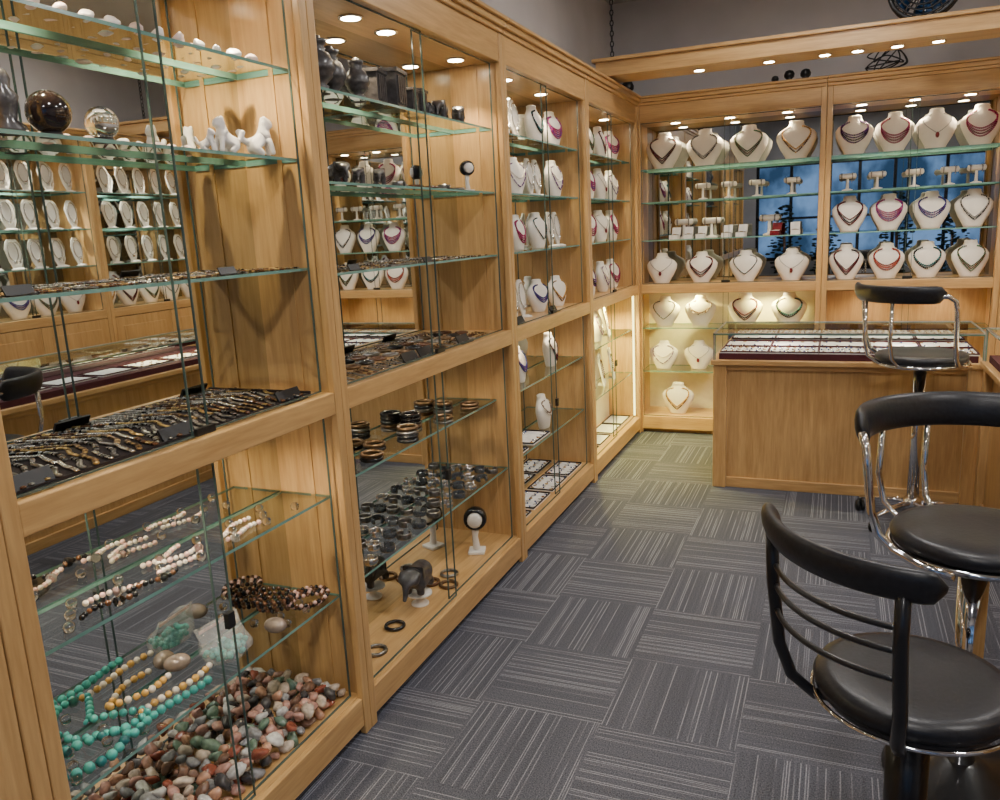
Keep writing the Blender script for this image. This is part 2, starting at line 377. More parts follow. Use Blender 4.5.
def strand_mesh(name,paths,r,mats,pick=None,seg=7,rg=5):
    b=MB()
    for k,P in enumerate(paths):
        for i,p in enumerate(resample([Vector(q) for q in P],r*2.02)):
            m=pick(k,i) if pick else 0
            b.ball(p,r*random.uniform(.9,1.05),m,seg,rg)
    return b.mesh(name,mats)
NK=[]
for c1,c2,zs_,r,p in [('magenta','purple',(.06,.073,.086,.10,.113),.0052,.9),('black','silver',(.045,.06),.0055,.6),('teal','black',(.08,.065),.0065,.8),('maroon','black',(.045,.06,.08),.0055,.65),
    ('purple','black',(.07,.085,.10,.115),.0052,.9),('maroon','coral',(.09,.075,.06),.006,.9),('green','brown',(.04,.055,.07),.005,.6),('blue','purple',(.07,.085,.10),.0055,.8),('pearl','brown',(.09,.105),.006,.8),('black','maroon',(.035,.05,.065),.005,.55),
    ('magenta','maroon',(.05,.065,.08,.095),.0055,.9),('brown','amber',(.04,.06),.0055,.6),('black','teal',(.06,),.0045,.6),('purple','pearl',(.05,.10),.0045,.7)]:
    NK.append((c1,strand_mesh('bead_necklace',[neck_path(z,p=p) for z in zs_],r,[BD[c1],BD[c2]],lambda k,i:(1 if (i+k)%5==0 or k==1 else 0))))
b=MB(); b.tube(neck_path(.09,off=.002,p=.6),.002,5,0); w,d,o=bprof(.09); b.ball((0,o-d-.008,.078),.012,1,8,6,sz=1.5,sy=.6)
NK.append(('pendant',b.mesh('pendant_necklace',[DSI,BD['maroon']])))
PD=len(NK)-1
def bust(x,y,z,rot,grp,k=None,sc=1):
    put('necklace_bust',BUST,(x,y,z),rot,'cream leatherette bust displaying a necklace','necklace bust',grp,sc)
    if k is None: k=random.randrange(len(NK))
    c,me=NK[k%len(NK)]
    lab='thin chain necklace with dark red pendant on bust' if c=='pendant' else f'{c} bead necklace draped on a cream bust'
    put('bead_necklace' if c!='pendant' else 'pendant_necklace',me,(x,y,z),rot,lab,'necklace','necklaces on display busts',sc)
G='cream necklace busts'
for z,xs,sc,ks in [(1.93,(.17,.46,.76,1.07),1.08,(9,1,6,11)),(1.11,(.15,.44,.75,1.06),.95,(PD,3,12,PD))]:
    for i,x in enumerate(xs): bust(x,YF+.15,z,random.uniform(-.1,.1),G,sc=sc,k=ks[i])
for z,xs,sc,ks in [(1.93,(1.43,1.67,1.91,2.16),.97,(4,10,PD,10)),(1.43,(1.42,1.66,1.91,2.15),.92,(3,0,7,1)),(1.11,(1.41,1.66,1.90,2.15),.92,(9,5,2,6))]:
    for i,x in enumerate(xs): bust(x,YF+.15,z,random.uniform(-.1,.1),G,sc=(sc,sc,sc*1.1),k=ks[i])
for z in (1.93,1.11):
    for x in (2.5,2.8,3.08): bust(x,YF+.15,z,0,G,sc=1.0)
for x,y,z,s_,k in [(.17,.15,.79,.95,12),(.43,.17,.79,.95,8),(.16,.15,.465,.9,13),(.42,.17,.465,.9,PD),(.27,.13,.125,1.0,11),(.75,.17,.79,1,3),(1.05,.17,.79,1,2),(.75,.17,.125,1,1)]:
    bust(x,YF+y,z,0,G,k=k,sc=s_)
# narrow stands
b=MB(); b.lathe([(.0005,0),(.03,0),(.03,.006),(.01,.012),(.0005,.012)],seg=10)
b.rings([[(x*w,.012+.02*z/.17-y,z) for x,y in((-1,.004),(1,.004),(1,-.004),(-1,-.004))] for w,z in((.012,.01),(.03,.05),(.042,.12),(.03,.155),(.014,.175))],sm=False)
P=[Vector((.03*math.sin(a),0,.105-.055*math.cos(a))) for a in [2*pi*i/24 for i in range(24)]]
for p in P: p.y=.012+.02*p.z/.17-.010
b.tube(P,.003,5,1,closed=True); b.ball((0,.004,.045),.010,1,7,5,sz=1.4)
NST=b.mesh('necklace_stand',[CRE,SIL])
for bi in (3,4):
    L0=YB[bi]; W=YB[bi+1]-L0
    for zi,z in enumerate((1.11,1.45,1.72,1.985)):
        for ti,t in enumerate((.13,.37,.61,.85)):
            if (ti+zi)%3==1 and bi==3:
                for dt in (-.05,.04): put('necklace_stand',NST,(-.2,L0+W*(t+dt),z),pi/2-.1,'narrow cream stand with silver chain necklace','necklace stand','narrow silver necklace stands',1.1)
            else: bust(-.21-random.uniform(0,.03),L0+W*t,z,pi/2-random.uniform(-.1,.35),G,sc=random.uniform(.74,.86) if bi==3 else .88)
for y,z,s_ in [(3.75,.79,.78),(4.25,.79,.8),(4.1,.465,.8)]: bust(-.22,y,z,pi/2+.1,G,sc=s_)
for y,z in [(4.85,.79),(5.2,.79),(5.0,.465)]: bust(-.22,y,z,pi/2+.1,G,sc=.9)
for i in range(4):
    for zi,z in enumerate((1.45,1.72,1.985)):
        for j in range(13):
            put('necklace_stand',NST,(3.43+.08*(j%2),RY[i]-.08-.087*j,z),-pi/2,'narrow cream stand with silver chain necklace','necklace stand','narrow silver necklace stands',1.2)
    for t in (.12,.31,.5,.69,.88):
        bust(3.50,RY[i]-1.2*t,1.11,-pi/2,G,sc=.92)

b=MB(); b.lathe([(.0005,0),(.028,0),(.028,.006),(.008,.012),(.006,.075),(.0005,.075)],seg=12)
b.tube([(-.045,0,.08),(-.04,0,.08),(.04,0,.08),(.045,0,.08)],[.006,.015,.015,.006],10)
b.tube([(-.03,-.016,.06),(-.03,-.018,.09),(-.03,0,.097)],.003,5,1); b.tube([(.025,-.016,.055),(.025,-.018,.09),(.025,0,.097)],.003,5,1)
TST=b.mesh('bracelet_stand',[CRE,DSI])
for x in (.45,.63,.82,1.05,1.4,1.58,1.8,2.0,2.15): put('bracelet_stand',TST,(x,YF+.14,1.70),0,'small cream t-bar stand with earrings','jewelry stand','small t-bar stands',1.2)
b=MB(); b.box(-.028,.028,-.028,.028,0,.028,0); b.box(-.022,.022,-.022,.022,.028,.031,1); M=Matrix.Translation((0,.028,.028))@Matrix.Rotation(-.3,4,'X'); b.box(-.028,.028,0,.012,0,.05,0,M)
b.lathe([(.008,0),(.011,0),(.011,.003),(.008,.003)],(0,0,.031),10,2)
RBX=b.mesh('ring_box',[WTR,DTR,GOLD]); RBX2=b.mesh('ring_box',[BD['maroon'],WTR,GOLD])
for i,x in enumerate((.25,.35,.44,.62,.72,.95,1.08)): put('ring_box',RBX2 if i==5 else RBX,(x,YF+.12,1.43),random.uniform(-.2,.2),'open ring box with a gold ring','ring box','ring boxes',1.1)
for x in (.3,.5,.9): put('bracelet_stand',TST,(x,YF+.23,1.43),0,'small cream t-bar stand with earrings','jewelry stand','small t-bar stands',1.5)

# ---------------------------------------------------------------- bay 1 contents
def link_bracelet(mats,n=15,L=.10,r=.0052,seed=0):
    rd=random.Random(seed); b=MB(); ph=rd.uniform(0,6); am=rd.uniform(.001,.004)
    for i in range(n):
        x=-L/2+L*i/(n-1); b.ball((x,am*math.sin(i*.45+ph),.0035),r*rd.uniform(.85,1.1),(0 if rd.random()<.6 else rd.randrange(len(mats))),7,5,sx=.9,sy=1.3,sz=.6)
    return b.mesh('link_bracelet',mats)
LB=[('gold',link_bracelet([GOLD,BD['brown'],BRZ],seed=1)),('dark silver',link_bracelet([DSI,BD['black']],seed=2)),('brown',link_bracelet([BD['brown'],GOLD,BD['black']],seed=3)),
    ('silver',link_bracelet([SIL,DSI,BD['black']],seed=4)),('bronze',link_bracelet([BRZ,GOLD],seed=5)),('black',link_bracelet([BD['black'],DSI,BRZ],seed=6)),('mixed metal',link_bracelet([SIL,BRZ,BD['pearl'],BD['black']],seed=7)),('tarnished silver',link_bracelet([DSI,SIL],seed=8))]
b=MB(); b.box(-.095,.095,-.47,.47,0,.008,0); b.box(-.095,.095,-.47,-.462,.008,.014); b.box(-.095,.095,.462,.47,.008,.014)
put('display_tray',b.mesh('display_tray',[DTR]),(-.235,1.415,1.11),0,'flat dark velvet display tray under bracelets','tray')
for row,x in enumerate((-.135,-.335)):
    for i in range(32):
        c,me=random.choice(LB[1:]+LB[:1]*(row))
        put('link_bracelet',me,(x,.965+.029*i,1.1185),random.uniform(-.12,.12)-.45,f'{c} link bracelet laid flat on dark tray','bracelet','bracelets laid on the velvet tray',random.uniform(.9,1.05))
for i in range(56):
    c,me=random.choice(LB[1:6]); put('link_bracelet',me,(-.13-.18*(i%2),.94+.0175*i,1.475),random.uniform(-1.5,1.5),f'{c} link bracelet laid on glass shelf','bracelet','bracelets on glass shelves',.75)
b=MB(); M=Matrix.Rotation(-.5,4,'Y'); b.box(-.003,.003,-.05,.05,0,.036,0,M); b.box(-.02,.02,-.05,.05,0,.003)
TAG=b.mesh('price_holder',[BLK])
for y,z in [(1.00,1.112),(1.38,1.112),(1.80,1.112),(2.5,1.11),(2.62,1.11),(2.95,1.11),(3.6,1.11),(4.1,1.11),(1.05,1.476),(1.62,1.476),(2.2,1.451),(2.7,1.451)]:
    put('price_holder',TAG,(-.044 if z<1.2 else -.065,y,z),0,'small blank black sign holder behind glass door','sign holder','black sign holders',1 if z<1.2 else .6)
b=MB(); b.lathe([(.018,0),(.024,0),(.02,.010),(.016,.010)],seg=16,m=1); b.ball((0,0,.048),.042,0,24,16)
put('stone_sphere',b.mesh('stone_sphere',[pmat('dark_brown_marble',(.022,.014,.013),.12,var=.5,coat=1),BLK]),(-.14,1.20,1.775),0,'polished dark brown stone sphere on ring stand','sphere')
b=MB(); b.lathe([(.018,0),(.024,0),(.02,.010),(.016,.010)],seg=16,m=1); b.ball((0,0,.04),.034,0,24,16)
put('crystal_sphere',b.mesh('crystal_sphere',[CLR,BLK]),(-.14,1.325,1.775),0,'clear crystal ball on black ring stand','sphere')
V=[(0,0,.030),(0,-.012,.050),(0,-.018,.070),(0,-.034,.068),(.012,-.022,.03),(.012,-.026,.006),(-.012,-.022,.03),(-.012,-.026,.006),
   (.016,.012,.018),(.016,-.006,.006),(-.016,.012,.018),(-.016,-.006,.006),(0,.030,.034),(0,.042,.058),(.008,-.014,.084),(-.008,-.014,.084)]
E=[(0,1),(1,2),(2,3),(1,4),(4,5),(1,6),(6,7),(0,8),(8,9),(0,10),(10,11),(0,12),(12,13),(2,14),(2,15)]
LION=skinmesh('animal_figurine',V,E,[.016,.012,.012,.006,.006,.006,.006,.006,.010,.006,.010,.006,.006,.007,.003,.003],WHT)
for x,y,s_,rz in [(-.17,1.73,1.15,-.3),(-.17,1.85,1.3,2.6),(-.15,1.64,.7,2)]:
    put('animal_figurine',LION,(x,y,1.775),rz,'carved white stone seated lion figurine','figurine','white stone figurines',s_)
def rock(name,mat,seed,r=.02,cuts=9,lo=.5,flat=1):
    rd=random.Random(seed); b=MB(); b.ball((0,0,0),r,0,10,7)
    k=[Vector((rd.uniform(-1,1),rd.uniform(-1,1),rd.uniform(-1,1))).normalized() for _ in range(cuts)]
    am=[rd.uniform(lo,.9) for _ in k]; nv=[]
    sx,sy,sz=rd.uniform(.9,1.45),rd.uniform(.7,1.0),rd.uniform(.6,.85)*flat
    for p in b.v:
        p=Vector(p)
        for d,a in zip(k,am):
            q=p.dot(d)
            if q>r*a: p=p-d*(q-r*a)*.97
        nv.append((p.x*sx,p.y*sy,p.z*sz))
    b.v=nv; return b.mesh(name,[mat])
WR=[rock('white_crystal',WHT if i%3 else PNK,i,.018) for i in range(6)]
for i in range(36):
    put('stone_carving',random.choice(WR),(-.10-.11*(i%3),1.12+.021*i,2.021),i,'small pale polished stone on glass shelf','stone','pale stones on the top shelf',random.uniform(.9,1.25))
for i in range(14):
    put('stone_carving',random.choice(WR),(-.30,1.05+.05*i,1.787),i,'small pale polished stone on glass shelf','stone','pale stones on the top shelf',1.0)
b=MB(); b.lathe([(.028,0),(.03,.01),(.018,.025),(.022,.05),(.026,.07),(.014,.085),(.017,.1),(.012,.115),(.0005,.12)],seg=14)
STAT=b.mesh('stone_statuette',[ELE])
put('stone_statuette',STAT,(-.16,1.115,1.775),0,'dark carved stone statuette beside sphere','statuette')

def curve_pts(kind,L=.2,n=40,amp=.02,ph=0):
    P=[]
    for i in range(n+1):
        t=i/n
        if kind=='wave': P.append(Vector((-L/2+L*t,amp*math.sin(t*pi*1.6+ph),0)))
        if kind=='loop':
            a=2*pi*t; P.append(Vector((L/2*math.cos(a)*(1+.12*math.sin(3*a+ph)),L*.26*math.sin(a)*(1+.2*math.cos(2*a+ph)),0)))
        if kind=='coil':
            a=2*pi*t*3.5; rr=L/2*(.75+.25*t); P.append(Vector((rr*math.cos(a),rr*.8*math.sin(a),amp*t)))
    return P
def strand(name,kind,L,r,cols,loc,rot,label,cat='bead strand',amp=.02,ph=0,grp=None,n=60):
    P=[p+Vector((0,0,r*1.02)) for p in curve_pts(kind,L,n,amp,ph)]
    me=strand_mesh(name,[P],r,[BD[c] for c in cols],lambda k,i:i%len(cols))
    return put(name,me,loc,rot,label,cat,grp)
g1='bead strands on glass shelves'
for i,(x,y,rz) in enumerate([(-.20,1.20,1.3),(-.15,1.38,1.6),(-.23,1.42,1.5),(-.32,1.40,1.6),(-.14,1.60,1.5),(-.24,1.62,1.7)]):
    c=[('pearl','rose'),('rose','pearl','pearl'),('pearl','pearl','rose')][i%3]
    strand('bead_bracelet','wave',.13,.0072,c,(x,y,.79),rz,'white and rose bead bracelet laid on glass shelf','bracelet',.010,i,g1)
for i,(x,y,rz) in enumerate([(-.12,1.15,1.5),(-.12,1.28,1.6)]):
    strand('bead_bracelet','wave',.13,.0072,('black','black','brown'),(x,y,.79),rz,'black bead bracelet lying on glass shelf','bracelet',.014,i,g1)
strand('bead_necklace','loop',.17,.0105,('turquoise',),(-.32,1.16,.465),.9,'chunky turquoise bead necklace on glass shelf','necklace',ph=1,grp=g1)
strand('bead_necklace','loop',.19,.0125,('turquoise','turquoise','teal'),(-.20,1.06,.465),1.5,'chunky turquoise bead necklace on glass shelf','necklace',ph=2,grp=g1)
strand('bead_necklace','wave',.24,.0115,('turquoise',),(-.12,1.28,.465),1.6,'turquoise bead strand on glass shelf','necklace',amp=.010,ph=0,grp=g1)
strand('bead_strand','wave',.22,.010,('amber','pearl'),(-.21,1.34,.465),1.6,'yellow amber bead strand on glass shelf','necklace',amp=.010,ph=1,grp=g1)
strand('bead_strand','wave',.16,.010,('amber','amber','pearl'),(-.37,1.30,.465),1.4,'yellow amber bead strand on glass shelf','necklace',amp=.012,ph=2,grp=g1)
strand('bead_bracelet','coil',.12,.007,('brown','black'),(-.32,1.78,.465),.2,'coiled brown wooden bead bracelet','bracelet',amp=.045,n=140,grp=g1)
strand('bead_bracelet','coil',.14,.007,('brown','rose','black'),(-.16,1.85,.465),1.4,'coiled brown and pink bead bracelet','bracelet',amp=.02,n=140,grp=g1)
EG=pmat('bronze_brown_stone',(.3,.24,.20),.2,.3,var=.3)
for i,(x,y) in enumerate([(-.12,1.67),(-.38,1.42)]):
    b=MB(); b.ball((0,0,.022),.027,0,16,10,sx=1.3,sy=1,sz=.8); put('polished_stone',b.mesh('polished_stone',[EG]),(x,y,.465),i,'smooth grey-brown egg-shaped stone','stone')
FILM=filmmat()
b=MB(); R=[]
for i,(w,d,z) in enumerate([(.050,.030,.002),(.068,.044,.012),(.074,.046,.030),(.072,.036,.050),(.068,.018,.072),(.070,.005,.098)]):
    R.append([(w*(1 if math.cos(a)>0 else -1)*abs(math.cos(a))**.6,d*math.sin(a)+.006*math.sin(5*a+i)+z*.40,z+.006*math.sin(3*a)*(i/5)) for a in [2*pi*j/24 for j in range(24)]])
b.rings(R,cap=True); rt=empty('plastic_bag',(-.115,1.52,.465),pi/2-.1); meta(rt,'clear plastic bag filled with turquoise beads','plastic bag')
b.obj('bag_film',[FILM],rt)
b=MB()
for i in range(75):
    z=random.uniform(.010,.034)
    b.ball((random.uniform(-.056,.056),random.uniform(-.032,.032)+z*.40,z),.0085,0,8,6)
o=b.obj('bead',[BD['turquoise']],rt); o['kind']='stuff'
b=MB(); b.box(-.062,.062,.0345,.0365,.086,.094); b.obj('zip_strip',[BD['rose']],rt)
GLC=MB(); GLC.lathe([(.0005,0),(.012,0),(.014,.014),(.010,.020),(.0005,.022)],seg=8); GLC=GLC.mesh('glass_charm',[CLR])
for i in range(34):
    put('glass_charm',GLC,(-.10-.10*(i%3),(1.0+.03*i if i<8 else 1.68+.03*(i-8)) if i<14 else 1.0+.042*(i-14),.465 if i<14 else .79),i,'small clear glass charm on shelf','charm','clear glass charms',.9)

SM=[rock('tumbled_stone',STN[i%9],i+20,.0235,9,.52,.95) for i in range(36)]
sl=['red','brown','cream','grey','green','peach','white','dark grey','pink']
wts=[2.2,1.5,2.5,3.5,3,3.2,2.2,1.2,4]
for ring in range(2):
    nx,ny=(5,25) if ring==0 else (5,25)
    for i in range(nx):
        for j in range(ny):
            x=-.040-.178*(i+.5)/nx+random.uniform(-.006,.006); y=.935+.975*(j+.5)/ny+random.uniform(-.012,.012)
            z=.139+ring*.023+random.uniform(-.002,.004)+(.025*max(0,math.sin((y-.9)*3)) if ring else 0)
            ci=random.choices(range(9),wts)[0]; me=SM[ci+9*random.randrange(4)]
            o=mkobj('tumbled_stone',me,None,(x,y,z),random.uniform(0,6.28),random.uniform(.75,1.12)); o.rotation_euler=(random.uniform(-.7,.7),random.uniform(-.7,.7),random.uniform(0,6.28))
            meta(o,f'polished {sl[ci]} tumbled stone in the loose pile','stone','tumbled stones on the cabinet floor')

# ---------------------------------------------------------------- bay 2 contents
def lathething(name,prof,mat,loc,label,cat,grp=None,seg=20,sc=1):
    b=MB(); b.lathe(prof,seg=seg); return put(name,b.mesh(name,[mat]),loc,0,label,cat,grp,sc)
VP=[(.0005,0),(.03,0),(.034,.008),(.024,.014),(.028,.02),(.02,.026),(.036,.042),(.041,.048),(.040,.055),(.046,.062),(.049,.070),(.046,.078),(.046,.088),(.041,.095),(.036,.108),(.022,.118),(.026,.124),(.02,.13),(.028,.137),(.03,.147),(.012,.152),(.012,.158),(.0005,.162)]
for i,(x,y,s_) in enumerate([(-.19,2.18,1.05),(-.25,2.29,1.0),(-.17,2.38,.85)]):
    lathething('stone_vase',VP,ELE,(x,y,1.985),'dark carved stone lidded vase on glass shelf','vase','stone vases',sc=s_)
b=MB(); b.box(-.03,.03,-.04,.04,0,.09).box(-.035,.035,-.045,.045,.09,.1).box(-.035,.035,-.045,.045,-.0,.008)
for q in range(4): b.box(.03,.034,-.032+.017*q,-.022+.017*q,.015,.082)
BX=b.mesh('stone_box',[ELE])
for x,y,s_ in [(-.19,2.49,1.15),(-.2,2.62,1.35),(-.2,2.75,.9),(-.23,2.84,1.0)]: put('stone_box',BX,(x,y,1.985),.2,'dark lidded stone block box on glass shelf','stone box','stone boxes',s_)
V=[(0,0,.055),(0,-.035,.058),(0,-.06,.07),(0,-.082,.055),(0,-.09,.03),(0,-.1,.018),(.018,-.03,.03),(.018,-.032,.006),(-.018,-.03,.03),(-.018,-.032,.006),
   (0,.035,.052),(.018,.036,.03),(.018,.038,.006),(-.018,.036,.03),(-.018,.038,.006),(0,.056,.045),(0,.06,.02),(.03,-.058,.066),(-.03,-.058,.066)]
E=[(0,1),(1,2),(2,3),(3,4),(4,5),(1,6),(6,7),(1,8),(8,9),(0,10),(10,11),(11,12),(10,13),(13,14),(10,15),(15,16),(2,17),(2,18)]
ELM=skinmesh('elephant_figurine',V,E,[.032,.026,.022,.011,.007,.005,.012,.011,.012,.011,.026,.012,.011,.012,.011,.005,.003,.012,.012],ELE)
for x,y,z,rz,s_ in [(-.19,3.0,1.985,.3,.9),(-.19,3.16,1.985,.5,.85),(-.20,2.56,.175,.1,1.45),(-.2,2.91,1.985,0,.7),(-.19,2.10,1.72,.4,.7),(-.2,2.24,1.72,1,.8),(-.19,2.36,1.72,.5,.65),(-.2,2.50,1.72,.5,.7)]:
    put('elephant_figurine',ELM,(x,y,z),rz,'dark grey carved stone elephant figurine','figurine','elephant figurines',s_)
b=MB(); b.lathe([(.0005,0),(.035,0),(.035,.006),(.016,.012),(.014,.036),(.05,.044),(.05,.05),(.0005,.05)],seg=20)
put('figurine_pedestal',b.mesh('figurine_pedestal',[CRE]),(-.20,2.56,.125),0,'small round cream pedestal under elephant figurine','pedestal')
def torus(R_,r,mat,name,n=24,arc=1.0,rz=None):
    b=MB(); P=[(R_*math.cos(2*pi*arc*i/n+.5),R_*math.sin(2*pi*arc*i/n+.5),0) for i in range(n if arc==1 else n+1)]
    P=[Vector(p)+Vector((0,0,rz or r)) for p in P]
    b.tube(P,r,8,0,closed=(arc==1),rz=rz); return b.mesh(name,[mat])
CUFF=[torus(.026,.0026,m,'cuff_bracelet',arc=.86,rz=.012) for m in (DSI,SIL,SMK)]
BNG=[torus(.031,.0065,m,'bangle') for m in (BD['black'],BRZ,DSI,BD['brown'])]
for i in range(33):
    r_,c=divmod(i,11)
    put('cuff_bracelet',CUFF[(i*7+i//4)%3],(-.11-.125*r_,2.05+.118*c,.465),random.uniform(0,6),'grey open cuff bracelet standing on glass shelf','bracelet','cuff bracelets on the shelf',1.0)
for x,y in [(-.2,2.08),(-.33,2.18),(-.2,2.30),(-.33,2.42),(-.2,2.56),(-.33,2.70),(-.2,2.86),(-.33,2.98),(-.2,3.12)]:
    for q in range(random.choice((2,3,4,5))):
        put('bangle',random.choice((BNG[0],BNG[2],BNG[1])),(x,y,.79+.0135*q*1.15),random.uniform(0,6),'dark carved bangle in a small stack','bangle','stacked dark bangles',1.15)
for i in range(14):
    put('bangle',BNG[(i*3)%4],(-.34,2.05+.09*i,1.11),i,'dark bangle lying on oak deck behind glass','bangle','bangles on the oak deck',random.uniform(.8,.95))
for i in range(40):
    c,me=random.choice(LB[1:6]); put('link_bracelet',me,(-.14,2.02+.031*i,1.1105),random.uniform(-.12,.12)-.45,f'{c} link bracelet laid on oak deck','bracelet','bracelets on the oak deck',.95)
for i in range(50):
    c,me=random.choice(LB[1:6]); put('link_bracelet',me,(-.13-.18*(i%2),2.0+.0255*i,1.45),random.uniform(-1.5,1.5),f'{c} link bracelet laid on glass shelf','bracelet','bracelets on glass shelves',.75)
for i in range(10):
    put('bangle' if i%3 else 'cuff_bracelet',(random.choice(BNG) if i%3 else CUFF[0]),(-.14-.19*(i%2),2.58+.06*i,1.72),i,'dark metal bracelet on glass shelf','bracelet','metal bracelets on the middle shelf',.9)
def brstand(x,y,z,rz,s_=1,wide=1):
    r=empty('bracelet_stand',(LX(x),y,z),rz); meta(r,'cream upright stand holding a thick dark bangle','jewelry stand','upright bracelet stands'); r.scale=(s_,)*3
    b=MB(); b.box(-.03,.03,-.03,.03,0,.012); b.tube([(0,0,.012),(0,.004,.06),(0,0,.11)],[.014,.011,.016],10); b.obj('stand_body',[CRE],r,bevel=.003)
    b=MB(); b.tube([(-.035,0,.13),(-.03,0,.13),(.03,0,.13),(.035,0,.13)],[.02,.027,.027,.02],14); b.obj('padded_roll',[CRE],r)
    b=MB(); b.tube([(.0,.034*math.cos(a),.13+.034*math.sin(a)) for a in [2*pi*i/20 for i in range(20)]],.009*wide,8,0,closed=True,rz=.026); b.obj('bangle',[BD['black']],r)
brstand(-.19,3.10,.125,1.9,1.25); brstand(-.17,3.2,1.72,2.4,.75)
for i,(x,y) in enumerate([(-.12,2.04),(-.3,2.10),(-.14,2.18),(-.32,2.2),(-.2,2.36),(-.12,2.74),(-.22,2.84),(-.3,2.74)]):
    put('bangle',BNG[i%4],(x,y,.125),i,'dark bangle lying on cabinet floor','bangle','bangles on the cabinet floor',1.1)

def jtray(name,W,D,mat,rim=None):
    b=MB(); b.box(-W/2,W/2,-D/2,D/2,0,.006,0)
    for a in (-W/2,W/2-.004): b.box(a,a+.004,-D/2,D/2,.006,.013,1)
    for a in (-D/2,D/2-.004): b.box(-W/2,W/2,a,a+.004,.006,.013,1)
    return b.mesh(name,[mat,rim or mat])
TR1=jtray('jewelry_tray',.262,.215,WTR,MTR); TR3=jtray('jewelry_tray',.26,.15,WTR,DTR)
b=MB(); b.lathe([(.007,0),(.0095,0),(.0095,.004),(.007,.004)],seg=10); b.ball((.008,0,.005),.004,1,6,4); RING=b.mesh('ring',[GOLD,BD['maroon']])
b=MB(); b.tube([(.007*math.cos(a),.012*math.sin(a),.002) for a in [2*pi*i/14 for i in range(14)]],.0016,5,0,closed=True); b.ball((0,-.013,.004),.005,1,6,4); PEN=b.mesh('pendant',[SIL,BD['blue']])
def tray_at(x,y,z,rz,nx=6,ny=4,items=True,small=False):
    x=LX(x)
    mkt=mkobj('jewelry_tray',TR3 if small else TR1,None,(x,y,z),rz); meta(mkt,'white lined tray filled with small jewelry','tray','jewelry trays')
    if not items: return
    c,s_=math.cos(rz),math.sin(rz)
    for i in range(nx):
        for j in range(ny):
            u=-.105+.21*i/(nx-1); v=(-.055+.11*j/(ny-1)) if small else (-.07+.14*j/(ny-1))
            q=random.random()<.35
            o=mkobj('ring' if q else 'pendant',RING if q else PEN,None,(x+c*u-s_*v,y+s_*u+c*v,z+.006),random.uniform(0,6),1.0); meta(o,'gold ring in tray' if q else 'small silver pendant with blue bead in tray','ring' if q else 'pendant','small jewelry in trays')
for y in (3.52,3.82,4.12,4.41):
    tray_at(-.22,y,.125,pi/2,nx=6,ny=3,small=True)
for y in (3.52,3.85): tray_at(-.22,y,.465,pi/2,nx=5,ny=2,small=True)
for y in (4.8,5.1,5.4,5.68): tray_at(-.22,y,.125,pi/2,items=False,small=True)
NB=MB(); M=Matrix.Rotation(-.2,4,'X'); NB.box(-.09,.09,-.006,.006,0,.24,0,M); NB.box(-.05,.05,0,.05,0,.006,0)
P=[M@Vector((.06*math.sin(a),-.010,.13-.08*math.cos(a)*(1 if math.cos(a)>0 else .8))) for a in [2*pi*i/30 for i in range(30)]]
for p in P: NB.ball(p,.005,1,6,4)
NBM=NB.mesh('necklace_board',[WTR,BD['brown']])
for y,z in [(5.35,.465),(4.75,.465),(5.5,.79),(5.62,.465)]: put('necklace_board',NBM,(-.2,y,z),pi/2+.2,'slanted white board with brown bead necklace','necklace display','slanted necklace boards',.9)

# ---------------------------------------------------------------- counter
def counter(label,W,D,loc,rot,zt=.735,zg=.91):
    r=empty('display_counter',loc,rot); meta(r,label,'display counter','oak display counters')
    parts(r,'post',WZ,[(.0,.075,0,.075,0,zt),(W-.075,W,0,.075,0,zt),(.0,.06,D-.06,D,0,zt),(W-.06,W,D-.06,D,0,zt)],.005)
    parts(r,'panel',WZ,[(.075,W-.075,.036,.055,.06,zt),(.02,.035,.06,D-.05,.05,zt),(W-.035,W-.02,.06,D-.05,.05,zt),(.07,W-.07,D-.03,D-.015,.05,zt)])
    parts(r,'rail',WX,[(.075,W-.075,.016,.055,zt-.03,zt),(.075,W-.075,.020,.055,0,.06)],.003)
    b=MB(); b.box(-.012,W+.012,-.012,D+.012,zt,zt+.03); b.obj('deck',[WX],r,bevel=.005)
    z0=zt+.03
    MB().box(.03,W-.03,.02,D-.03,z0,z0+.035).obj('velvet_riser',[MTR],r)
    b=MB()
    b.add([(.0,.0,zg+.006),(W,0,zg+.006),(W,D,zg+.006),(0,D,zg+.006)],[(0,1,2,3)],0)
    for a in ((0,W,0,.004),(0,W,D-.004,D),(0,.004,0,D),(W-.004,W,0,D)): b.box(a[0],a[1],a[2],a[3],zg-.002,zg+.006,1)
    for a in (.01,W-.014): b.box(a,a+.004,.006,.010,z0,zg,1)
    b.obj('glass_case',[GL,GE],r)
    b=MB(); b.box(.02,W-.02,D-.022,D-.012,z0,zg-.004); b.obj('case_back',[MIR],r)
    b=MB()
    for a in (.0,W-.008): b.box(a,a+.008,0,.008,z0,zg)
    b.box(0,W,-.002,.008,zg+.006,zg+.010).box(0,.008,0,D,zg+.006,zg+.010).box(W-.008,W,0,D,zg+.006,zg+.010).box(0,W,D-.008,D,zg+.006,zg+.010)
    b.obj('case_trim',[STE],r)
    return r
c1=counter('honey oak counter with glass display case and jewelry trays',1.36,.55,(.715,4.67,0),0)
c2=counter('long oak counter with glass case facing the aisle',3.2,.52,(2.055,4.61,0),-pi/2,zt=.76,zg=.95)
for i,x in enumerate((.88,1.145,1.41,1.675,1.92)): tray_at(x,4.81,.80,0,nx=7,ny=3)
for i,x in enumerate((.88,1.145,1.41,1.675,1.92)): tray_at(x,5.04,.80,0,nx=4,ny=2)
for y in (4.4,4.1,3.8,3.5,3.2,2.9,2.6,2.3,2.0,1.7): tray_at(2.26,y,.825,pi/2,nx=4,ny=3,items=(y>3.6))
